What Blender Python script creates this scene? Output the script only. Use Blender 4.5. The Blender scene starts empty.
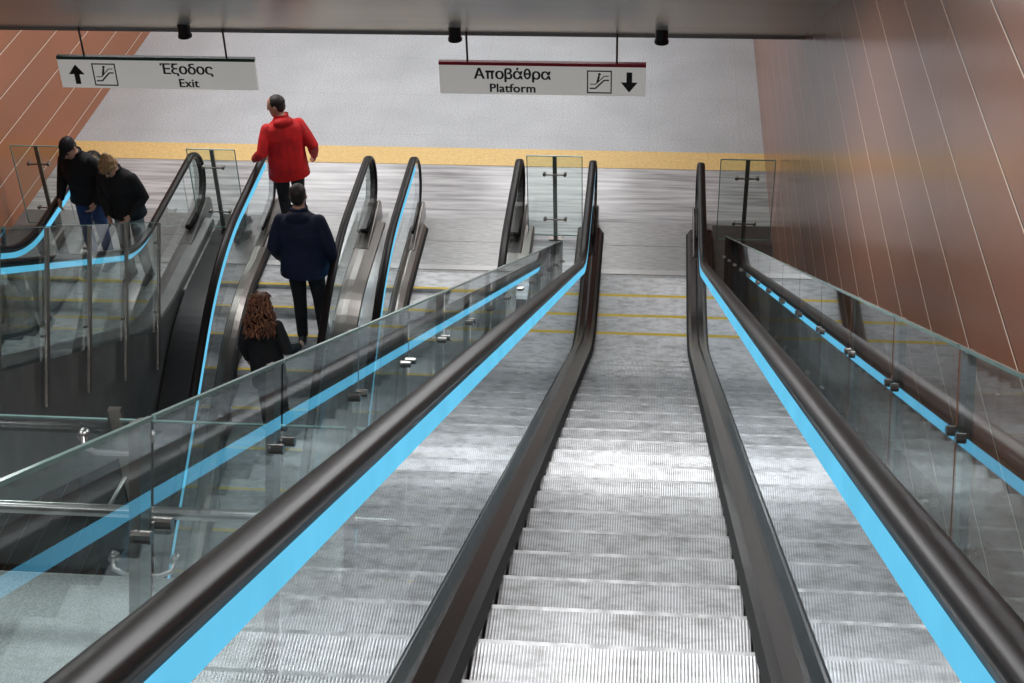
import bpy, bmesh, math, random
from mathutils import Vector, Matrix
from mathutils.bvhtree import BVHTree
random.seed(4)
sin, cos, tan, pi = math.sin, math.cos, math.tan, math.pi
A30 = math.radians(30)
COL = bpy.context.scene.collection
bpy.context.scene.view_settings.view_transform = 'Standard'

# ------------------------------------------------------------------ materials
def nt(name):
    m = bpy.data.materials.new(name); m.use_nodes = True
    n = m.node_tree; n.nodes.clear()
    out = n.nodes.new('ShaderNodeOutputMaterial')
    return m, n, out
def N(n, t, **kw):
    x = n.nodes.new(t)
    for k, v in kw.items(): setattr(x, k, v)
    return x
def math_node(n, op, a, b=None, c=None):
    x = N(n, 'ShaderNodeMath', operation=op)
    for i, v in enumerate((a, b, c)):
        if v is None: continue
        if isinstance(v, (int, float)): x.inputs[i].default_value = v
        else: n.links.new(v, x.inputs[i])
    return x.outputs[0]
def mixc(n, fac, a, b):
    x = N(n, 'ShaderNodeMix', data_type='RGBA')
    if isinstance(fac, (int, float)): x.inputs[0].default_value = fac
    else: n.links.new(fac, x.inputs[0])
    for i, v in ((6, a), (7, b)):
        if isinstance(v, tuple): x.inputs[i].default_value = (*v[:3], 1)
        else: n.links.new(v, x.inputs[i])
    return x.outputs[2]
def noise(n, scale, detail=4, rough=.55, stretch=None, coord='Object'):
    tc = N(n, 'ShaderNodeTexCoord'); v = tc.outputs[coord]
    if stretch:
        mp = N(n, 'ShaderNodeMapping'); mp.inputs['Scale'].default_value = stretch
        n.links.new(v, mp.inputs[0]); v = mp.outputs[0]
    t = N(n, 'ShaderNodeTexNoise'); t.inputs['Scale'].default_value = scale
    t.inputs['Detail'].default_value = detail; t.inputs['Roughness'].default_value = rough
    n.links.new(v, t.inputs['Vector'])
    return t.outputs[0]
def ramp(n, fac, lo, hi):
    x = N(n, 'ShaderNodeMapRange'); x.inputs[1].default_value = lo; x.inputs[2].default_value = hi
    n.links.new(fac, x.inputs[0]); return x.outputs[0]
def bsdf(n, out, col, metal=0, rough=.5, coat=0, spec=.5):
    b = N(n, 'ShaderNodeBsdfPrincipled')
    if isinstance(col, tuple): b.inputs['Base Color'].default_value = (*col[:3], 1)
    else: n.links.new(col, b.inputs['Base Color'])
    b.inputs['Metallic'].default_value = metal
    if isinstance(rough, (int, float)): b.inputs['Roughness'].default_value = rough
    else: n.links.new(rough, b.inputs['Roughness'])
    b.inputs['Coat Weight'].default_value = coat
    b.inputs['Specular IOR Level'].default_value = spec
    n.links.new(b.outputs[0], out.inputs[0]); return b
def simple(name, c, metal=0, rough=.5, var=.15, scale=8, stretch=None, coat=0, bump=0, bscale=60, spec=.5, emit=0):
    m, n, out = nt(name)
    f = noise(n, scale, stretch=stretch)
    c1 = tuple(max(0, x*(1-var)) for x in c); c2 = tuple(min(1, x*(1+var)) for x in c)
    b = bsdf(n, out, mixc(n, ramp(n, f, .3, .7), c1, c2), metal, rough, coat, spec)
    if emit:
        b.inputs['Emission Color'].default_value = (*c, 1); b.inputs['Emission Strength'].default_value = emit
    if bump:
        bp = N(n, 'ShaderNodeBump'); bp.inputs['Strength'].default_value = bump; bp.inputs['Distance'].default_value = .01
        n.links.new(noise(n, bscale), bp.inputs['Height']); n.links.new(bp.outputs[0], b.inputs['Normal'])
    return m
def glass_mat(name, tint=(.85, .935, .915), k=1.3):
    m, n, out = nt(name)
    lw = N(n, 'ShaderNodeLayerWeight'); lw.inputs[0].default_value = .5
    p = math_node(n, 'POWER', lw.outputs['Facing'], 3.7)
    f = math_node(n, 'MULTIPLY_ADD', p, k*.9, .07)
    f = math_node(n, 'MINIMUM', f, .95)
    tr = N(n, 'ShaderNodeBsdfTransparent')
    n.links.new(mixc(n, ramp(n, noise(n, 1.5), .3, .7), tint, tuple(t*.97 for t in tint)), tr.inputs[0])
    gl = N(n, 'ShaderNodeBsdfGlossy'); gl.inputs['Roughness'].default_value = .02
    gl.inputs[0].default_value = (.92, .97, 1, 1)
    mx = N(n, 'ShaderNodeMixShader'); n.links.new(f, mx.inputs[0])
    n.links.new(tr.outputs[0], mx.inputs[1]); n.links.new(gl.outputs[0], mx.inputs[2])
    n.links.new(mx.outputs[0], out.inputs[0]); return m
def emis(name, c, s):
    m, n, out = nt(name)
    e = N(n, 'ShaderNodeEmission')
    n.links.new(mixc(n, ramp(n, noise(n, 3), .35, .65), c, tuple(min(1, x*1.12) for x in c)), e.inputs[0])
    e.inputs[1].default_value = s
    n.links.new(e.outputs[0], out.inputs[0]); return m

def step_material():
    m, n, out = nt('step_aluminium')
    geo = N(n, 'ShaderNodeTexCoord'); sp = N(n, 'ShaderNodeSeparateXYZ'); n.links.new(geo.outputs['Object'], sp.inputs[0])
    s = math_node(n, 'SINE', math_node(n, 'MULTIPLY', sp.outputs[0], 2*pi/.0125))
    st = ramp(n, s, -.7, .7)
    base = mixc(n, st, (.42, .42, .425), (.74, .74, .75))
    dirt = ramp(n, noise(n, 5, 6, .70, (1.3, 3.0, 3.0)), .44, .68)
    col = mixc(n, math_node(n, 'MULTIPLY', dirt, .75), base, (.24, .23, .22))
    b = bsdf(n, out, col, .3, .36)
    bp = N(n, 'ShaderNodeBump'); bp.inputs['Strength'].default_value = .25; bp.inputs['Distance'].default_value = .004
    n.links.new(s, bp.inputs['Height']); n.links.new(bp.outputs[0], b.inputs['Normal'])
    return m
def wall_material(name, c1, c2, phase, lw=.020, rough=.26):
    m, n, out = nt(name)
    g = N(n, 'ShaderNodeNewGeometry'); sp = N(n, 'ShaderNodeSeparateXYZ'); n.links.new(g.outputs['Position'], sp.inputs[0])
    zz = math_node(n, 'FRACT', math_node(n, 'DIVIDE', math_node(n, 'ADD', sp.outputs[2], phase+20.), .45))
    lz = math_node(n, 'LESS_THAN', zz, lw)
    dk = math_node(n, 'LESS_THAN', math_node(n, 'ABSOLUTE', math_node(n, 'SUBTRACT', zz, lw+.012)), .012)
    base = mixc(n, ramp(n, noise(n, .8, 3, .5, (1, .3, 1), 'Object'), .3, .7), c1, c2)
    base = mixc(n, dk, base, tuple(x*.35 for x in c1))
    col = mixc(n, lz, base, (.85, .62, .48))
    bsdf(n, out, col, 0, rough, 0, .32)
    return m
def granite(name, a, b_, scale=90, rough=.45, joints=None):
    m, n, out = nt(name)
    f = ramp(n, noise(n, scale, 3, .7), .38, .62)
    g = ramp(n, noise(n, 1.2, 3, .5), .3, .7)
    col = mixc(n, f, a, b_)
    col = mixc(n, math_node(n, 'MULTIPLY', g, .35), col, tuple(x*.75 for x in b_))
    if joints:
        gg = N(n, 'ShaderNodeNewGeometry'); sp = N(n, 'ShaderNodeSeparateXYZ'); n.links.new(gg.outputs['Position'], sp.inputs[0])
        fx = math_node(n, 'LESS_THAN', math_node(n, 'FRACT', math_node(n, 'DIVIDE', math_node(n, 'ADD', sp.outputs[0], 30.), joints)), .008)
        fy = math_node(n, 'LESS_THAN', math_node(n, 'FRACT', math_node(n, 'DIVIDE', math_node(n, 'ADD', sp.outputs[1], 30.), joints)), .012)
        col = mixc(n, math_node(n, 'MULTIPLY', math_node(n, 'MAXIMUM', fx, fy), .2), col, (.2, .2, .2))
    bsdf(n, out, col, 0, rough); return m

M = {}
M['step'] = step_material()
M['nosing'] = simple('step_nosing', (.50, .50, .50), .3, .5, .35, 16)
M['yellow'] = simple('yellow_line', (.75, .52, .04), 0, .5, .1, 20)
M['rubber'] = simple('handrail_rubber', (.008, .006, .0055), 0, .36, .25, 4, spec=.20)
M['bronze'] = simple('bronze_deck', (.028, .020, .0175), .5, .25, .25, 5, (1, .2, .2))
M['steel'] = simple('brushed_steel', (.50, .49, .48), .9, .28, .12, 6, (1, .1, .1))
M['bsteel'] = simple('balustrade_steel', (.22, .205, .19), .85, .28, .15, 6, (1, .1, .1))
M['track'] = simple('rail_track_metal', (.07, .066, .062), .8, .35, .12, 6, (1, .1, .1))
M['dsteel'] = simple('dark_steel', (.13, .118, .110), .8, .35, .15, 6)
M['clad'] = simple('stringer_cladding', (.17, .165, .16), .35, .35, .15, 4)
M['post'] = simple('post_steel', (.24, .22, .20), .8, .33, .12, 8)
M['black'] = simple('black_cladding', (.006, .006, .007), 0, .45, .2, 5)
M['brush'] = simple('skirt_brush', (.006, .006, .006), 0, .8, .3, 40)
M['glass'] = glass_mat('balustrade_glass')
M['gedge'] = simple('glass_edge', (.20, .33, .31), 0, .15, .1, 10)
M['led'] = emis('led_cyan', (.135, .545, .82), 1.0)
M['comb'] = simple('comb_plate', (.50, .49, .48), .5, .38, .12, 30, (1, 6, 1))
M['plate'] = simple('floor_plate', (.38, .375, .37), .45, .36, .25, 12, (.6, 5, 1))
M['polished'] = simple('polished_stone', (.41, .405, .41), .0, .22, .42, 3.0, (.35, 4.5, 1))
M['granite'] = granite('granite', (.60, .62, .64), (.36, .375, .39), 48, .5, 1.2)
M['landing'] = granite('landing_granite', (.56, .60, .60), (.34, .38, .38), 90, .5, .9)
M['tactile'] = simple('tactile_yellow', (.72, .50, .20), 0, .6, .12, 25, bump=.6, bscale=18)
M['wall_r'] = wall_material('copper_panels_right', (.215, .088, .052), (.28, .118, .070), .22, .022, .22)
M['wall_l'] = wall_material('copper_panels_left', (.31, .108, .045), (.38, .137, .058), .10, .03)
M['soffit'] = simple('soffit_metal', (.46, .455, .45), .2, .30, .08, 1.2, (.4, 2, 2))
M['soffit2'] = simple('soffit_lip', (.30, .29, .28), .2, .35, .08, 2)
M['grey'] = simple('grey_concrete', (.28, .28, .28), 0, .7, .15, 3)
M['white'] = simple('ceiling_white', (.80, .80, .79), 0, .45, .03, 3)
M['signw'] = simple('sign_white', (.74, .73, .70), 0, .45, .03, 3, emit=.28)  # slight emission added so the sign face reads white without front light
M['ink'] = simple('sign_ink', (.008, .008, .008), 0, .5, .1, 3)
M['signred'] = simple('sign_red', (.36, .012, .03), 0, .4, .05, 3)
M['signgreen'] = simple('sign_green', (.02, .06, .045), 0, .4, .05, 3)
M['red'] = simple('red_plastic', (.5, .02, .015), 0, .4, .05, 3)

# ------------------------------------------------------------------ helpers
def empty(name, loc=(0, 0, 0), rz=0):
    e = bpy.data.objects.new(name, None); e.empty_display_size = .2
    e.location = loc; e.rotation_euler = (0, 0, rz); COL.objects.link(e); return e
def obj(name, verts, faces, mats, parent=None, fm=None, smooth=False, loc=(0, 0, 0)):
    me = bpy.data.meshes.new(name); me.from_pydata([tuple(v) for v in verts], [], faces)
    for m in (mats if isinstance(mats, list) else [mats]): me.materials.append(m)
    if fm:
        for p, i in zip(me.polygons, fm): p.material_index = i
    if smooth:
        for p in me.polygons: p.use_smooth = True
    me.update()
    o = bpy.data.objects.new(name, me); COL.objects.link(o); o.location = loc
    if parent: o.parent = parent
    return o
def fix_normals(o):
    bm = bmesh.new(); bm.from_mesh(o.data); bmesh.ops.recalc_face_normals(bm, faces=bm.faces); bm.to_mesh(o.data); bm.free()
BOXF = [(0,3,2,1),(4,5,6,7),(0,1,5,4),(1,2,6,5),(2,3,7,6),(3,0,4,7)]
PRF = [(0,1,2,3),(4,7,6,5),(0,4,5,1),(1,5,6,2),(2,6,7,3),(3,7,4,0)]
def boxv(lo, hi):
    x0, y0, z0 = lo; x1, y1, z1 = hi
    return [(x0,y0,z0),(x1,y0,z0),(x1,y1,z0),(x0,y1,z0),(x0,y0,z1),(x1,y0,z1),(x1,y1,z1),(x0,y1,z1)]
def box(name, lo, hi, mat, parent=None, bev=0):
    o = obj(name, boxv(lo, hi), BOXF, mat, parent)
    if bev:
        b = o.modifiers.new('bevel', 'BEVEL'); b.width = bev; b.segments = 2
    return o
class Geo:
    def __init__(s): s.v = []; s.f = []; s.m = []
    def add(s, v, f, mi=0):
        k = len(s.v); s.v += [Vector(p) for p in v]; s.f += [tuple(i+k for i in q) for q in f]; s.m += [mi]*len(f)
    def box(s, lo, hi, mi=0): s.add(boxv(lo, hi), BOXF, mi)
    def loft(s, rings, mi=0, cap=True):
        n = len(rings[0]); k = len(s.v)
        for r in rings: s.v += [Vector(p) for p in r]
        for i in range(len(rings)-1):
            for j in range(n):
                a = k+i*n+j; b = k+i*n+(j+1) % n
                s.f.append((a, b, b+n, a+n)); s.m.append(mi)
        if cap:
            s.f.append(tuple(k+j for j in range(n))[::-1]); s.m.append(mi)
            s.f.append(tuple(k+(len(rings)-1)*n+j for j in range(n))); s.m.append(mi)
    def tube(s, pts, rad, seg=10, mi=0, capr=True, flat=None):
        pts = [Vector(p) for p in pts]
        if isinstance(rad, (int, float)): rad = [rad]*len(pts)
        P = []; R = []; D = []
        for i, p in enumerate(pts):
            d = (pts[min(i+1, len(pts)-1)] - pts[max(i-1, 0)]).normalized()
            if capr and i == 0:
                for t in (1.0, .8, .45): P.append(p - d*rad[0]*t*.98); R.append(rad[0]*max(.12, math.sqrt(max(0, 1-t*t)))); D.append(d)
            P.append(p); R.append(rad[i]); D.append(d)
            if capr and i == len(pts)-1:
                for t in (.45, .8, 1.0): P.append(p + d*rad[i]*t*.98); R.append(rad[i]*max(.12, math.sqrt(max(0, 1-t*t)))); D.append(d)
        up = Vector((0, 0, 1)) if abs(D[0].z) < .9 else Vector((0, 1, 0))
        if flat is not None: up = Vector(flat[0])
        rings = []; u = (up - D[0]*up.dot(D[0])).normalized()
        for p, r, d in zip(P, R, D):
            u = (u - d*u.dot(d)).normalized(); w = d.cross(u)
            fu = flat[1] if flat is not None else 1
            rings.append([p + u*r*fu*cos(2*pi*j/seg) + w*r*sin(2*pi*j/seg) for j in range(seg)])
        s.loft(rings, mi)
    def ell(s, c, r, mi=0, seg=14, rot=None):
        c = Vector(c); rings = []
        for i in range(1, seg//2+4):
            a = pi*i/(seg//2+4)
            ring = []
            for j in range(seg):
                b = 2*pi*j/seg
                q = Vector((r[0]*sin(a)*cos(b), r[1]*sin(a)*sin(b), -r[2]*cos(a)))
                if rot: q = rot @ q
                ring.append(c+q)
            rings.append(ring)
        s.loft(rings, mi)
    def make(s, name, mats, parent=None, smooth=False, loc=(0,0,0)):
        o = obj(name, s.v, s.f, mats, parent, s.m, smooth, loc); fix_normals(o)
        return o
def sweep(name, path, section, mat, parent, closed=True, smooth=False):
    """path: list of (Y,Z,ny,nz); section: list of (x,p) swept along it."""
    v = []; f = []; n = len(section)
    for (Y, Z, a, b) in path:
        for (x, p) in section: v.append((x, Y+a*p, Z+b*p))
    for i in range(len(path)-1):
        for j in range(n if closed else n-1):
            k = (j+1) % n
            f.append((i*n+j, i*n+k, (i+1)*n+k, (i+1)*n+j))
    if closed:
        f.append(tuple(range(n))[::-1]); f.append(tuple((len(path)-1)*n+j for j in range(n)))
    o = obj(name, v, f, mat, parent, smooth=smooth)
    if closed: fix_normals(o)
    return o

# ------------------------------------------------------------------ escalator profile
TT = .7; RR = TT/tan(math.radians(15)); COMB = 1.46; NEW = 2.68
PH, PR = .935, .35; LEDP = .858
class Prof:
    def __init__(s, sig, Yi, L): s.sig = sig; s.Yi = Yi; s.L = L
    def path(s, y0):
        P = []; ye = s.Yi+TT
        if y0 > ye:
            for i in range(4): P.append((y0+(ye-y0)*i/4, 0, 0, 1))
        for i in range(13):
            a = A30*i/12
            P.append((ye-RR*sin(a), s.sig*RR*(1-cos(a)), s.sig*sin(a), cos(a)))
        Y, Z = P[-1][0], P[-1][1]
        n = 10
        for i in range(1, n+1):
            d = s.L*i/n
            P.append((Y-cos(A30)*d, Z+s.sig*sin(A30)*d, s.sig*sin(A30), cos(A30)))
        return P
    def z(s, Y):
        ye = s.Yi+TT
        if Y >= ye: return 0
        ys = ye-RR*sin(A30)
        if Y > ys:
            a = math.asin((ye-Y)/RR); return s.sig*RR*(1-cos(a))
        return s.sig*(s.Yi-Y)*tan(A30)

def escalator(xc, sig, Yi, L, deckmat, parapet, fillers=()):
    E = empty('escalator', (xc, 0, 0)); pr = Prof(sig, Yi, L)
    ph, r = PH, PR
    base = pr.path(NEW-r)
    def newel(p, rr, tail=True):
        c = (NEW-r, ph-r); out = []
        if tail: out.append((NEW-r-.45, c[1]-rr, 0, -1))
        for i in range(17):
            a = -pi/2 + pi*i/16
            out.append((c[0]+rr*cos(a), c[1]+rr*sin(a), cos(a), sin(a)))
        return out[:-1] + [(y+a*p, z+b*p, a, b) for (y, z, a, b) in base]
    for sd, nm in ((-1, 'l'), (1, 'r')):
        hs = [(-.043, -.014), (-.044, -.002), (-.040, .010), (-.030, .018), (-.015, .0225), (0, .024), (.015, .0225), (.030, .018), (.040, .010), (.044, -.002), (.043, -.014), (.032, -.021), (0, -.023), (-.032, -.021)]
        sweep('handrail_'+nm, newel(ph, r), [(sd*.628+x, p) for x, p in hs], M['rubber'], E, smooth=True)
        sweep('rail_track_'+nm, newel(ph-.03, r-.03), [(sd*.598, -.014), (sd*.598, .010), (sd*.645, .010), (sd*.645, -.014)], M['track'], E)
        led = [(y+a*LEDP, z+b*LEDP, a, b) for (y, z, a, b) in base]
        sweep('led_strip_'+nm, led, [(sd*.590, -.028), (sd*.590, .028), (sd*.612, .028), (sd*.612, -.028)], M['led'], E)
        gx = sd*.60
        sweep('glass_panel_'+nm, base, [(gx, .12), (gx, LEDP-.025)], M['glass'], E, closed=False)
        v = [(gx, NEW-r, ph-r)]; cr = r-.05
        for i in range(17):
            a = -pi/2+pi*i/16; v.append((gx, NEW-r+cr*cos(a), ph-r+cr*sin(a)))
        obj('newel_glass_'+nm, v, [(0, i, i+1) for i in range(1, 17)], M['glass'], E)
        sec = [(.508, -.30), (.508, .055), (.535, .095), (.59, .125), (.66, .125), (.785, .10), (.80, .08), (.80, -1.15 if sig > 0 else -.9), (.77, -1.15 if sig > 0 else -.9), (.77, -.30)]
        bp = [(NEW-.35, 0, 0, 1)] + base[1:]
        sweep('deck_'+nm, bp, [(sd*x, p) for x, p in sec], deckmat, E)
        sweep('skirt_brush_'+nm, bp, [(sd*.488, .01), (sd*.509, .01), (sd*.509, .05), (sd*.488, .03)], M['brush'], E)
        g = Geo()
        prof = [(NEW-1.0, -.05), (NEW-.02, -.05), (NEW-.02, .18), (NEW-.06, .24), (NEW-.14, .27), (NEW-1.0, .13)]
        g.loft([[(sd*.56, y, z) for y, z in prof], [(sd*.70, y, z) for y, z in prof]])
        o = g.make('newel_base_'+nm, deckmat, E)
        b = o.modifiers.new('bevel', 'BEVEL'); b.width = .015; b.segments = 2
    # steps
    g = Geo(); k = 0; Y = COMB; yend = base[-1][0]; zprev = 0
    while Y > yend:
        if sig > 0:
            z = pr.z(Y)
            if abs(z-zprev) > .002: g.add([(-.5, Y, zprev-.005), (.5, Y, zprev-.005), (.5, Y, z), (-.5, Y, z)], [(0, 1, 2, 3)], 0)
            zprev = z
            flat = z < .10
            w = .05 if flat else .020
            g.add([(-.5, Y-.4, z), (.5, Y-.4, z), (.5, Y-w, z), (-.5, Y-w, z)], [(0, 1, 2, 3)], 0)
            g.add([(-.5, Y-w, z), (.5, Y-w, z), (.5, Y, z), (-.5, Y, z)], [(0, 1, 2, 3)], 2 if flat and k > 0 else 1)
        else:
            z = pr.z(Y-.4); zn = pr.z(Y-.8)
            g.add([(-.5, Y-.36, z), (.5, Y-.36, z), (.5, Y, z), (-.5, Y, z)], [(0, 1, 2, 3)], 0)
            g.add([(-.5, Y-.4, z), (.5, Y-.4, z), (.5, Y-.36, z), (-.5, Y-.36, z)], [(0, 1, 2, 3)], 2)
            g.add([(-.5, Y-.4, zn), (.5, Y-.4, zn), (.5, Y-.4, z), (-.5, Y-.4, z)], [(0, 1, 2, 3)], 0)
        Y -= .4; k += 1
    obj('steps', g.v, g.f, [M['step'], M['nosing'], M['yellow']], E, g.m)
    g = Geo()
    g.box((-.505, COMB, -.03), (.505, COMB+.10, .012), 1)
    g.box((-.505, COMB+.10, -.03), (.505, COMB+.62, .010), 0)
    g.box((-.56, COMB+.63, -.03), (.56, COMB+1.15, .008), 0)
    for i in range(45):
        x = -.49+i*.98/44
        g.box((x-.004, COMB-.04, -.01), (x+.004, COMB, .008), 1)
    g.make('comb_floor_plate', [M['plate'], M['comb']], E)
    for i, (xa, xb, p, mt) in enumerate(fillers):
        sweep('side_filler_%d' % i, [(NEW-.1, 0, 0, 1)]+base[1:], [(xa, p), (xb, p), (xb, p-.3), (xa, p-.3)], mt, E)
    if parapet:
        for sd in (-1, 1):
            top = 1.15 if sd < 0 else 1.24
            Pp = empty('glass_parapet', (xc+sd*.84, 0, 0))
            def sp(s_, p): return (0, Yi-cos(A30)*s_+sin(A30)*p, sin(A30)*s_+cos(A30)*p)
            edges = [.28+1.0*i for i in range(0, int(L)+1)]
            gg = Geo(); ge = Geo(); gp = Geo(); gb = Geo()
            for i in range(len(edges)-1):
                a, b = edges[i]+.008, edges[i+1]-.008
                gg.add([sp(a, .06), sp(b, .06), sp(b, top), sp(a, top)], [(0, 1, 2, 3)])
                vs = []
                for xx in (-.005, .005):
                    for s_, p in ((a, top-.008), (b, top-.008), (b, top), (a, top)):
                        t = sp(s_, p); vs.append((xx, t[1], t[2]))
                ge.add(vs, PRF)
            for e in edges:
                vs = []
                for xx in (sd*.012, sd*.034):
                    for s_, p in ((e-.032, -.35), (e+.032, -.35), (e+.032, top-.01), (e-.032, top-.01)):
                        t = sp(s_, p); vs.append((xx, t[1], t[2]))
                gp.add(vs, PRF)
                for p in (.28, top-.22):
                    for ds in (-.06, .06):
                        t = Vector(sp(e+ds, p))
                        gb.tube([t+Vector((-.012, 0, 0)), t+Vector((.020, 0, 0))], .013, 10, capr=False)
                    t0 = Vector(sp(e-.06, p)); t1 = Vector(sp(e+.06, p)); dx = Vector((sd*.018, 0, 0))
                    gb.tube([t0+dx, t1+dx], .005, 8)
            obj('glass', gg.v, gg.f, M['glass'], Pp)
            ge.make('glass_edges', M['gedge'], Pp); gp.make('posts', M['post'], Pp); gb.make('point_fixings', M['bsteel'], Pp)
    return E

XA, XB, XC, XD = -6.05, -3.92, -2.12, 0.0
WR, WL = 1.5, -7.75
escalator(XD, 1, 0, 19.0, M['bronze'], True, [(.80, WR-XD, .02, M['dsteel'])])
escalator(XA, 1, 0, 19.0, M['clad'], True, [(-.80, WL-XA, .02, M['clad'])])
escalator(XB, -1, .45, 11.5, M['bsteel'], False, [(.80, .99, .10, M['steel']), (-1.30, -.80, .02, M['black'])])
escalator(XC, -1, .45, 11.5, M['bsteel'], False)

# ------------------------------------------------------------------ room shell
T0, T1 = 3.98, 4.44
g = Geo()
g.box((WL, COMB+.02, -.35), (WR, T0, 0), 0)
g.box((WL, T0, -.35), (WR, T1, 0.006), 1)
g.box((WL, T1, -.35), (WR, 15, 0), 2)
for xa, xb in ((XC+.80, -.80), (XA+.80, XB-1.30)):
    g.box((xa, .9, -.35), (xb, COMB+.02, 0), 0)
g.make('floor', [M['polished'], M['tactile'], M['granite']])
box('floor_lower_level', (WL, -19, -6.4), (WR, 2.2, -6.1), M['grey'])
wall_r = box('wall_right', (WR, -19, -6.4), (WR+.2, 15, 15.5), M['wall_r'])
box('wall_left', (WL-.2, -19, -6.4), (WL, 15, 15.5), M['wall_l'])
box('wall_far', (WL-.2, 15, -1), (WR+.2, 15.2, 4), M['grey'])
box('wall_back', (WL-.2, -19.2, -6.4), (WR+.2, -19, 15.5), M['grey'])
box('wall_below_floor', (WL, 2.2, -6.4), (WR, 2.4, -.35), M['black'])
def sz(Y): return 3.225+(.85-Y)*tan(A30)
g = Geo()
def slab(y0, y1, d0, d1, mi, x0=WL, x1=WR):
    v = []
    for x in (x0, x1):
        for (y, d) in ((y0, d0), (y1, d0), (y1, d1), (y0, d1)): v.append((x, y, sz(y)+d))
    g.add(v, PRF, mi)
slab(.85, -1.02, 0, .4, 0)
slab(-1.06, -19, -.02, .4, 0)
slab(-1.02, -1.06, .05, .4, 1)
g.make('ceiling', [M['soffit'], M['black']])
g = Geo(); g.box((WL, .83, 3.20), (WR, .95, 3.7), 0); g.make('trim_1', M['soffit2'])
box('ceiling_lower_hall', (WL, .95, 3.4), (WR, 15, 3.6), M['white'])
for x in (-4.62, -1.90, .12):
    g = Geo(); y = .55; z = sz(y)
    g.tube([(x, y, z-.11), (x, y, z+.05)], .062, 16, 0, capr=False)
    g.tube([(x, y, z-.125), (x, y, z-.10)], .070, 16, 0, capr=False)
    g.tube([(x, y, z-.127), (x, y, z-.123)], .045, 16, 1, capr=False)
    g.make('ceiling_spotlight', [M['black'], M['dsteel']])

# ------------------------------------------------------------------ signs
def ftext(s, size, align='CENTER'):
    c = bpy.data.curves.new('text', 'FONT'); c.body = s; c.size = size; c.extrude = .002
    c.align_x = align; c.materials.append(M['ink'])
    o = bpy.data.objects.new('text', c); COL.objects.link(o)
    return o
def place(o, x, y, z, par): o.parent = par; o.location = (x, y, z); o.rotation_euler = (pi/2, 0, 0)
def word(s, x, z, size, par, y=-.028):
    """baseline text; pi and theta are built as real letter shapes"""
    probe = ftext('ο', size); bpy.context.view_layer.update(); xh = probe.dimensions.y; ow = probe.dimensions.x
    bpy.data.objects.remove(probe)
    gap = size*.075; items = []; tot = 0
    for ch in s:
        if ch in 'πθ': w = ow*(1.12 if ch == 'π' else .95); items.append((ch, None, w))
        else:
            o = ftext(ch, size, 'LEFT'); bpy.context.view_layer.update()
            xs_ = [c[0] for c in o.bound_box]; items.append((ch, o, max(xs_)-min(xs_)))
            o['x0'] = min(xs_)
        tot += items[-1][2] + gap
    cx = x-(tot-gap)/2
    for ch, o, w in items:
        if o:
            for i, dx in enumerate((-.004, 0, .004)):
                q = o if i == 0 else bpy.data.objects.new('text', o.data)
                if i: COL.objects.link(q)
                place(q, cx-o['x0']+dx, y-.0006*i, z, par)
        else:
            g = Geo(); t = size*.13
            if ch == 'π':
                g.box((0, -.004, xh-t), (w, 0, xh)); g.box((w*.14, -.004, 0), (w*.14+t, 0, xh-t*.5)); g.box((w*.86-t, -.004, 0), (w*.86, 0, xh-t*.5))
            else:
                H_ = size*.74; n = 24; vs = []
                for j in range(n):
                    a = 2*pi*j/n; vs.append((w/2+w/2*cos(a), -.003, H_/2+H_/2*sin(a)))
                for j in range(n):
                    a = 2*pi*j/n; vs.append((w/2+(w/2-t)*cos(a), -.003, H_/2+(H_/2-t*.85)*sin(a)))
                g.add(vs, [(j, (j+1) % n, n+(j+1) % n, n+j) for j in range(n)])
                g.box((t*.5, -.004, H_/2-t*.4), (w-t*.5, -.002, H_/2+t*.4))
            g.make('letter', M['ink'], par, loc=(cx, y, z))
        cx += w+gap
def textobj(s, x, z, size, par, y=-.028):
    for i, dx in enumerate((-.0035, 0, .0035)):
        o = ftext(s, size); o.data.space_character = 1.04
        place(o, x+dx, y-.0006*i, z, par)
def sign(xc, greek, eng, up, topmat, iconx, arrowx, textx):
    S = empty('hanging_direction_sign', (xc, .80, 2.76)); W, Hh = 1.045, .175
    box('panel', (-W, -.022, -Hh), (W, .022, Hh), M['signw'], S, .004)
    box('top_strip', (-W, -.026, Hh-.03), (W, .026, Hh+.004), topmat, S)
    for x in (-W*.72, W*.72):
        g = Geo(); g.tube([(x, 0, Hh), (x, 0, .50)], .011, 8); g.make('hanger_rod', M['dsteel'], S)
    word(greek, textx, .0, .162, S); textobj(eng, textx, -.145, .132, S)
    d = 1 if up else -1
    ar = [(-.028, -.11), (.028, -.11), (.028, .0), (.085, .0), (.0, .11), (-.085, .0), (-.028, .0)]
    v = [(arrowx+x, -.026, d*z-.02) for x, z in ar] 
    obj('arrow', v, [(0, 1, 2, 6), (3, 4, 5)], M['ink'], S)
    g = Geo(); s = .125; t = .012; cx, cz = iconx, -.02
    for a, b in (((-s, -s), (s, -s+t)), ((-s, s-t), (s, s)), ((-s, -s), (-s+t, s)), ((s-t, -s), (s, s))):
        g.box((cx+a[0], -.027, cz+a[1]), (cx+b[0], -.023, cz+b[1]))
    pl = [(-.09, -.07), (-.04, -.07), (.05, .02), (.09, .02)]
    g.tube([(cx+x, -.026, cz+z) for x, z in pl], .008, 6)
    g.tube([(cx+x, -.026, cz+z+.045) for x, z in pl], .005, 6)
    g.tube([(cx-.02, -.026, cz), (cx-.005, -.026, cz+.06)], .011, 6)
    g.ell((cx, -.026, cz+.085), (.014, .006, .014))
    g.make('pictogram', M['ink'], S)
sign(-5.06, 'Έξοδος', 'Exit', True, M['signgreen'], -.56, -.86, .32)
sign(-1.07, 'Αποβάθρα', 'Platform', False, M['signred'], .58, .88, -.30)

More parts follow.
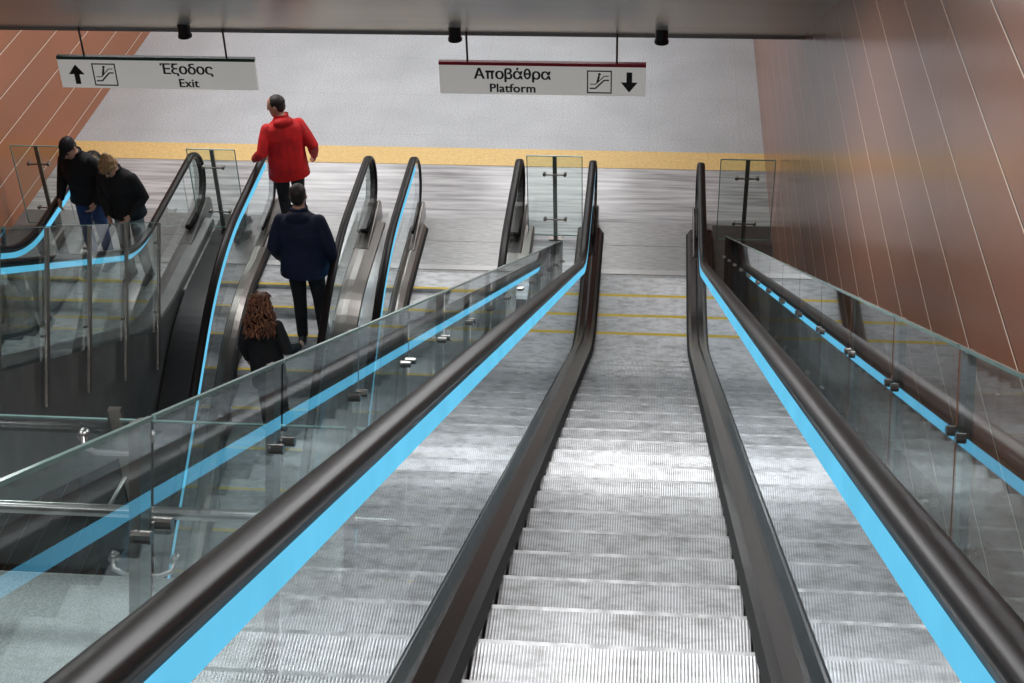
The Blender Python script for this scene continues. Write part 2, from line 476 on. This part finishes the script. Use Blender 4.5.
# ------------------------------------------------------------------ landing end barriers
def barrier(xa, xb, y=2.20):
    B = empty('glass_end_barrier', ((xa+xb)/2, y, 0)); h = (xb-xa)/2
    obj('glass', [(-h, 0, .06), (h, 0, .06), (h, 0, 1.12), (-h, 0, 1.12)], [(0, 1, 2, 3)], M['glass'], B)
    g = Geo()
    for a, b in (((-h, .055), (h, .065)), ((-h, 1.115), (h, 1.125)), ((-h-.004, .06), (-h+.006, 1.12)), ((h-.006, .06), (h+.004, 1.12))):
        g.box((a[0], -.006, a[1]), (b[0], .006, b[1]))
    g.make('glass_edges', M['gedge'], B)
    g = Geo(); g.box((-.024, .02, 0), (.024, .045, 1.10)); g.box((-.08, -.03, 0), (.08, .09, .015))
    for z in (.28, .88):
        g.tube([(-.12, -.01, z), (.12, -.01, z)], .010, 8)
        for x in (-.12, .12): g.tube([(x, -.02, z), (x, .03, z)], .020, 10, capr=False)
    g.make('post_and_fixings', M['post'], B)
barrier(-1.38, -.74); barrier(-5.40, -4.82); barrier(.84, 1.46); barrier(-7.55, -6.95)

# ------------------------------------------------------------------ upper landing with barrier and pipe handrail
LZ = 4.03; LY = -7.75
box('floor_upper_landing', (XA+.86, -12.5, LZ-.25), (-.90, LY, LZ), M['landing'])
R = empty('landing_glass_railing', (0, LY, LZ))
xs = [-4.98, -3.70, -2.40, -1.12]
g = Geo(); ge = Geo(); gs = Geo(); gu = Geo()
for i in range(3):
    a, b = xs[i]+.03, xs[i+1]-.03
    g.add([(a, 0, .05), (b, 0, .05), (b, 0, 1.02), (a, 0, 1.02)], [(0, 1, 2, 3)])
    ge.box((a, -.006, 1.017), (b, .006, 1.025))
for x in xs:
    gs.box((x-.03, .02, -.15), (x+.03, .05, 1.06))
    for z in (.14, .93):
        gu.tube([(x-.16, -.02, z), (x-.15, -.06, z-.03), (x-.09, -.075, z-.05), (x+.09, -.075, z-.05), (x+.15, -.06, z-.03), (x+.16, -.02, z)], .014, 8)
        for q in (-.16, .16): gu.tube([(x+q, -.03, z), (x+q, .015, z)], .026, 12, capr=False)
obj('glass', g.v, g.f, M['glass'], R)
ge.make('glass_edges', M['gedge'], R); gs.make('posts', M['post'], R); gu.make('clamps', M['steel'], R, True)
g = Geo(); g.tube([(-5.0, -.30, .72), (-1.02, -.30, .72)], .030, 14)
for x in xs: g.tube([(x, -.30, .71), (x, -.02, .68)], .010, 8)
g.make('pipe_handrail', M['steel'], R, True)

Fh = empty('fire_alarm_box', (WR, 7.6, 2.0)); Fh.parent = wall_r
box('body', (-.09, -.14, -.16), (0, .14, .16), M['red'], Fh, .01)
box('face', (-.095, -.10, -.05), (-.088, .10, .06), M['white'], Fh)

# ------------------------------------------------------------------ people
def cloth(name, c, rough=.75): return simple(name, c, 0, rough, .25, 9, bump=.6, bscale=11, spec=.3)
SK = simple('skin', (.50, .27, .19), 0, .5, .08, 10)
EYE = simple('eye_dark', (.02, .015, .012), 0, .2, .1, 5)
LIP = simple('lip', (.33, .12, .10), 0, .5, .1, 10)
def person(name, loc, yaw, H, P, mats, lean=0, headpitch=0, headyaw=0, hair='short', cap=None, fem=False, hem=.80, worldarms=False, bulk=1.0, hood=False):
    """mats: jacket, trousers, skin, hair, shoes. local +y is forward, +x the person's right."""
    Sc = H/1.75
    E = empty(name, loc, yaw); E.scale = (Sc, Sc, Sc)
    J = dict(hipR=(.09,0,.93), kneeR=(.10,.03,.50), ankR=(.11,0,.09), hipL=(-.09,0,.93), kneeL=(-.10,.03,.50), ankL=(-.11,0,.09),
             shR=(.165,-.005,1.385), elR=(.235,-.04,1.13), wrR=(.25,.05,.89), shL=(-.165,-.005,1.385), elL=(-.235,-.04,1.13), wrL=(-.25,.05,.89))
    J.update(P)
    J = {k: Vector(v) for k, v in J.items()}
    piv = Vector((0, 0, .98)); Rl = Matrix.Rotation(-lean, 3, 'X')
    def T(p):
        p = Vector(p)
        if p.z <= .98: return p
        t = min(1, (p.z-.98)/.25); return piv + Matrix.Rotation(-lean*t, 3, 'X') @ (p-piv)
    def TA(p): return piv + Rl @ (Vector(p)-piv)
    w = (.93 if fem else 1.0)*bulk; wl = .93 if fem else 1.0
    G = Geo()
    rings = []
    for z, rx, ry, dy in ((hem, .190, .142, 0), (hem+.02, .195, .148, 0), (.93, .190, .142, -.005), (1.06, .180, .132, 0), (1.18, .186, .134, .005), (1.28, .194, .134, .0), (1.35, .194, .126, -.006), (1.395, .180, .112, -.01), (1.43, .148, .096, -.012), (1.462, .108, .082, -.01), (1.495, .080, .072, 0), (1.525, .072, .068, .004)):
        n = 20; ring = []
        for j in range(n):
            a = 2*pi*j/n; ca, sa = cos(a), sin(a)
            e = .85; bb = w if z < 1.30 else (w*.6+.4 if z < 1.45 else (w+2)/3)
            ring.append(T((rx*bb*math.copysign(abs(ca)**e, ca), dy+ry*bb*math.copysign(abs(sa)**e, sa), z)))
        rings.append(ring)
    G.loft(rings, 0)
    for sd in 'RL':
        sg = 1 if sd == 'R' else -1
        sh = TA(J['sh'+sd]); sh.x *= (w*.5+.5); el = J['el'+sd]; wr = J['wr'+sd]
        if not worldarms: el = TA(el); wr = TA(wr)
        m1 = sh.lerp(el, .5); m2 = el.lerp(wr, .45); ba = bulk*.5+.5
        G.tube([sh, m1, el, m2, wr], [.064*ba, .062*bulk, .056*bulk, .051*bulk, .043], 14, 0)
        d = (wr-el).normalized()
        G.tube([wr-d*.02, wr+d*.012], [.045, .045], 12, 0, capr=False)
        side = Vector((sg, 0, 0)); nrm = (side - d*side.dot(d)).normalized(); acr = d.cross(nrm).normalized()
        if acr.y < 0: acr = -acr
        G.tube([wr, wr+d*.03, wr+d*.085], [.027, .038, .036], 10, 2, flat=(nrm, .48))
        for fi, (off, ln) in enumerate(((.027, .066), (.009, .076), (-.009, .070), (-.026, .055))):
            b = wr + d*.082 + acr*off; pts = [b]; cur = b
            for kk, (q, ang) in enumerate(((.42, .35), (.33, .8), (.25, 1.2))):
                dd = (d*cos(ang) - nrm*sin(ang)); cur = cur + dd*ln*q*1.25; pts.append(cur)
            G.tube(pts, [.0105, .010, .009, .008], 8, 2)
        t0 = wr + d*.03 + acr*.024
        G.tube([t0, t0+d*.022+acr*.024-nrm*.006, t0+d*.052+acr*.030-nrm*.016], [.014, .012, .010], 8, 2)
    for sd in 'RL':
        hp, kn, an = J['hip'+sd], J['knee'+sd], J['ank'+sd]
        G.tube([hp+Vector((0, 0, .03)), hp.lerp(kn, .4), kn, kn.lerp(an, .35), an], [.100*wl, .090*wl, .070, .066, .056], 12, 1)
        fwd = Vector((.06*(1 if sd == 'R' else -1), 1, 0)).normalized()
        b = an + Vector((0, 0, -.045))
        G.tube([b-fwd*.055, b+fwd*.03, b+fwd*.11+Vector((0, 0, -.008)), b+fwd*.17+Vector((0, 0, -.015))], [.040, .043, .041, .030], 12, 4)
        G.box(tuple(b+Vector((-.036, -.085, -.045))), tuple(b+Vector((.036, .185, -.028))), 4)
    G.ell((0, 0, .93), (.165*wl, .125, .12), 1)
    nb = T((0, .0, 1.47))
    if hood: G.ell(T((0, -.085, 1.46)), (.115, .065, .060), 0, 16)
    HR = Matrix.Rotation(-lean*.5, 3, 'X') @ Matrix.Rotation(headyaw, 3, 'Z') @ Matrix.Rotation(-headpitch, 3, 'X')
    hc = nb + (Matrix.Rotation(-lean, 3, 'X') @ Matrix.Rotation(headyaw, 3, 'Z') @ Matrix.Rotation(-headpitch*.6, 3, 'X')) @ Vector((0, .025, .165))
    G.tube([nb-Vector((0, 0, .03)), nb, hc+HR@Vector((0, -.012, -.06))], [.062, .055, .052], 12, 2)
    def hp_(p): return hc + HR @ Vector(p)
    rings = []
    for z, rx, ry, dy in ((-.118, .020, .022, .062), (-.108, .036, .042, .045), (-.085, .050, .066, .026), (-.055, .060, .083, .010), (-.02, .068, .093, .002), (.02, .073, .098, -.002), (.06, .072, .096, -.004), (.09, .060, .080, -.006), (.110, .038, .052, -.008), (.118, .012, .018, -.008)):
        rings.append([hp_((rx*cos(2*pi*j/18), dy+ry*sin(2*pi*j/18), z)) for j in range(18)])
    G.loft(rings, 2)
    G.tube([hp_((0, .090, .018)), hp_((0, .106, -.018)), hp_((0, .108, -.030))], [.009, .013, .014], 8, 2)
    for sx in (-1, 1): G.ell(hp_((sx*.076, -.008, -.008)), (.011, .018, .031), 2, 10, HR)
    if hair == 'short':
        G.ell(hp_((0, -.020, .040)), (.080, .096, .088), 3, 16, HR)
        G.ell(hp_((0, -.050, -.01)), (.070, .058, .070), 3, 14, HR)
    elif hair == 'bun':
        G.ell(hp_((0, -.012, .040)), (.086, .106, .092), 3, 16, HR)
        G.ell(hp_((0, -.050, -.025)), (.084, .070, .090), 3, 14, HR)
        G.ell(hp_((0, -.07, .125)), (.045, .045, .040), 3, 12, HR)
    elif hair == 'curly':
        G.ell(hp_((0, -.025, .036)), (.088, .100, .092), 3, 16, HR)
    if cap:
        G.ell(hp_((0, -.012, .055)), (.084, .102, .072), 5, 16, HR)
        G.tube([hp_((0, .07, .062)), hp_((0, .15, .048))], [.062, .045], 12, 5, flat=(HR@Vector((0, 0, 1)), .16))
    src = G.make('src', mats, None)
    md = src.modifiers.new('r', 'REMESH'); md.mode = 'VOXEL'; md.voxel_size = .0085; md.use_smooth_shade = True
    sm = src.modifiers.new('s', 'SMOOTH'); sm.factor = .5; sm.iterations = 3
    dg = bpy.context.evaluated_depsgraph_get()
    me = bpy.data.meshes.new_from_object(src.evaluated_get(dg))
    me.materials.clear()
    for m in mats: me.materials.append(m)
    trees = []
    for mi in range(len(mats)):
        fs = [f for f, q in zip(G.f, G.m) if q == mi]
        if fs: trees.append((mi, BVHTree.FromPolygons(G.v, fs)))
    for p in me.polygons:
        c = p.center; best = 9; bi = 0
        for mi, t in trees:
            h = t.find_nearest(c, .08)
            if h[0] is not None:
                dd = h[3]
                if mi in (3, 5): dd -= .002
                if mi == 1: dd += .003
                if dd < best: best = dd; bi = mi
        p.material_index = bi; p.use_smooth = True
    bpy.data.objects.remove(src)
    o = bpy.data.objects.new('body', me); COL.objects.link(o); o.parent = E
    F = Geo()
    for sx in (-1, 1):
        F.ell(hp_((sx*.030, .086, .006)), (.012, .008, .007), 0, 8, HR)
        F.tube([hp_((sx*.018, .094, .026)), hp_((sx*.044, .086, .027))], .004, 6, 0)
    F.tube([hp_((-.020, .084, -.066)), hp_((0, .090, -.064)), hp_((.020, .084, -.066))], .005, 6, 1)
    F.make('face_details', [EYE, LIP], E, True)
    C = Geo()
    cw = (w+2)/3
    col = [[T((.082*cw*cos(2*pi*j/20), .002+.076*cw*sin(2*pi*j/20), z)) for j in range(20)] for z in (1.475, 1.50, 1.53)]
    C.loft(col, 0, cap=False)
    hb = []
    for z in (hem-.004, hem+.03):
        hb.append([T(((.199)*w*math.copysign(abs(cos(2*pi*j/24))**.85, cos(2*pi*j/24)), .151*w*math.copysign(abs(sin(2*pi*j/24))**.85, sin(2*pi*j/24)), z)) for j in range(24)])
    C.loft(hb, 0, cap=False)
    C.make('collar_and_hem', [mats[0]], E, True)
    if hair in ('curly', 'bun'):
        K = Geo(); rnd = random.Random(3); cur_ = hair == 'curly'
        for i in range(560 if cur_ else 220):
            a = rnd.uniform(0, 2*pi); t = rnd.random()
            if cur_:
                z = .12 - t*.42; wd = .075+.065*min(1, t*1.6)
                yy = -.035 + wd*sin(a)*.95
                if yy > .03 and z < .07: continue
                p = hp_((wd*cos(a)*1.15, yy-.02-.05*t, z))
            else:
                ph_ = rnd.uniform(.0, 1.5)
                p = hp_((.088*sin(ph_)*cos(a), -.012+.108*sin(ph_)*sin(a), .04+.094*cos(ph_)))
            for q in range(3):
                st = .018 if cur_ else .010
                p2 = p + Vector((rnd.uniform(-st, st), rnd.uniform(-st, st), -rnd.uniform(.012, .03) if cur_ else rnd.uniform(-.010, .002)))
                K.tube([p, p2], [.010, .009] if cur_ else [.005, .004], 5, rnd.choice((0, 0, 1))); p = p2
        K.make('hair_strands', [mats[3], simple('hair_light', (.26, .10, .045) if cur_ else (.50, .33, .17), 0, .6, .3, 40)], E, True)
    return E
BLK = cloth('black_cloth', (.009, .009, .011)); BLK2 = cloth('black_cloth_b', (.012, .012, .013))
SHOE = simple('shoe_black', (.012, .012, .012), 0, .4, .2, 8)
hairD = simple('hair_dark', (.018, .012, .009), 0, .5, .3, 60, bump=.4, bscale=120)
hairB = simple('hair_blond', (.30, .18, .08), 0, .5, .3, 60, bump=.4, bscale=120)
hairC = simple('hair_auburn', (.11, .042, .02), 0, .5, .3, 60)
person('man_red_jacket', (-4.19, 2.17, 0.01), math.radians(26), 1.80,
       dict(wrL=(-.34, .14, 1.02), elL=(-.29, -.08, 1.14), elR=(.29, -.10, 1.13), wrR=(.33, .10, .94),
            kneeR=(.10, .10, .50), ankR=(.11, .08, .09), kneeL=(-.10, -.02, .5), ankL=(-.10, -.18, .10)),
       [cloth('red_cloth', (.56, .012, .014), .6), BLK2, SK, hairD, SHOE], lean=.12, headpitch=.15, headyaw=math.radians(60), hair='short', hem=.80, bulk=1.20, hood=True)
person('man_navy_jacket', (-3.62, .28, -.22), 0, 1.94,
       dict(wrL=(-.28, .12, .93), elL=(-.27, -.05, 1.13), elR=(.27, -.04, 1.13), wrR=(.27, .08, .90)),
       [cloth('navy_cloth', (.008, .012, .036)), BLK, SK, hairD, SHOE], lean=.06, headpitch=.12, hair='short', hem=.84, bulk=1.22, hood=True)
person('woman_curly_hair', (-3.88, -.70, -.66), math.radians(-8), 1.66,
       dict(wrR=(.33, .14, 1.05), elR=(.29, -.06, 1.13)),
       [BLK2, BLK, SK, hairC, SHOE], lean=.08, headpitch=.2, hair='curly', fem=True, hem=.62, worldarms=True, bulk=1.1)
person('woman_blond_hair', (-5.82, 1.14, 0.0), math.radians(172), 1.74,
       dict(wrL=(-.15, .20, 1.02), elL=(-.25, .0, 1.12), wrR=(.12, .22, 1.0), elR=(.25, .0, 1.12)),
       [BLK2, cloth('grey_trousers', (.22, .21, .20)), SK, hairB, SHOE], lean=.22, headpitch=.60, hair='bun', fem=True, hem=.86, bulk=1.16)
person('man_dark_cap', (-6.36, 1.42, 0.0), math.radians(168), 1.78,
       dict(wrR=(.22, .22, 1.0), elR=(.27, .0, 1.14), wrL=(-.2, .18, .98), elL=(-.27, .0, 1.14)),
       [BLK, cloth('jeans', (.03, .06, .16)), SK, hairD, SHOE, BLK], lean=.18, headpitch=.5, hair='short', cap=True, hem=.86, bulk=1.12)

# ------------------------------------------------------------------ lights
def area(name, loc, rot, sx, sy, e, c=(.99, .99, 1.0)):
    l = bpy.data.lights.new(name, 'AREA'); l.shape = 'RECTANGLE'; l.size = sx; l.size_y = sy; l.energy = e; l.color = c
    o = bpy.data.objects.new(name, l); COL.objects.link(o); o.location = loc; o.rotation_euler = rot
for y in (2.6, 6.0, 9.5):
    for x in (-5.5, -1.6): area('ceiling_light', (x, y, 3.36), (0, 0, 0), 2.4, .5, 62)
for y in (-3.5, -7.5, -11.5):
    for x in (-5.2, -.6): area('soffit_light', (x, y, sz(y)-.12), (-A30, 0, 0), 1.8, .5, 85)
area('void_fill_light', (-3.0, -9.0, LZ-.30), (math.radians(25), 0, 0), 3.0, .4, 90)  # added fill light to brighten the dark lower void, not a fixture there
w = bpy.data.worlds.new('world'); bpy.context.scene.world = w; w.use_nodes = True
w.node_tree.nodes['Background'].inputs[0].default_value = (.5, .52, .55, 1); w.node_tree.nodes['Background'].inputs[1].default_value = .2

# ------------------------------------------------------------------ camera
FPX = 1500.
r1 = Vector((653-512, 341.5-202, -FPX)).normalized()
l0 = Vector((1, 0, 0)); l0 = (l0 - r1*l0.dot(r1)).normalized(); n0 = l0.cross(r1)
px, py = -112/FPX, 181/FPX
best = None
for i in range(-800, 801):
    rho = i*.0002
    l = l0*cos(rho)+n0*sin(rho)
    s = (l.y+py*l.z)/(l.x+px*l.z)
    if best is None or abs(s+.020) < best[0]: best = (abs(s+.020), l.copy(), rho)
l = best[1]; n = l.cross(r1)
Xw, Dw, Nw = Vector((1, 0, 0)), Vector((0, cos(A30), -sin(A30))), Vector((0, sin(A30), cos(A30)))
cols = [Xw*l[i]+Dw*r1[i]+Nw*n[i] for i in range(3)]
Rm = Matrix((cols[0], cols[1], cols[2])).transposed()
CP = Vector((.085, 0, 0)) - Dw*16.0 + Nw*1.57
cd = bpy.data.cameras.new('camera'); cam = bpy.data.objects.new('camera', cd); COL.objects.link(cam)
cam.matrix_world = Matrix.Translation(CP) @ Rm.to_4x4()
cd.sensor_width = 36; cd.lens = FPX/1024*36; cd.clip_start = .05; cd.clip_end = 200
bpy.context.scene.camera = cam
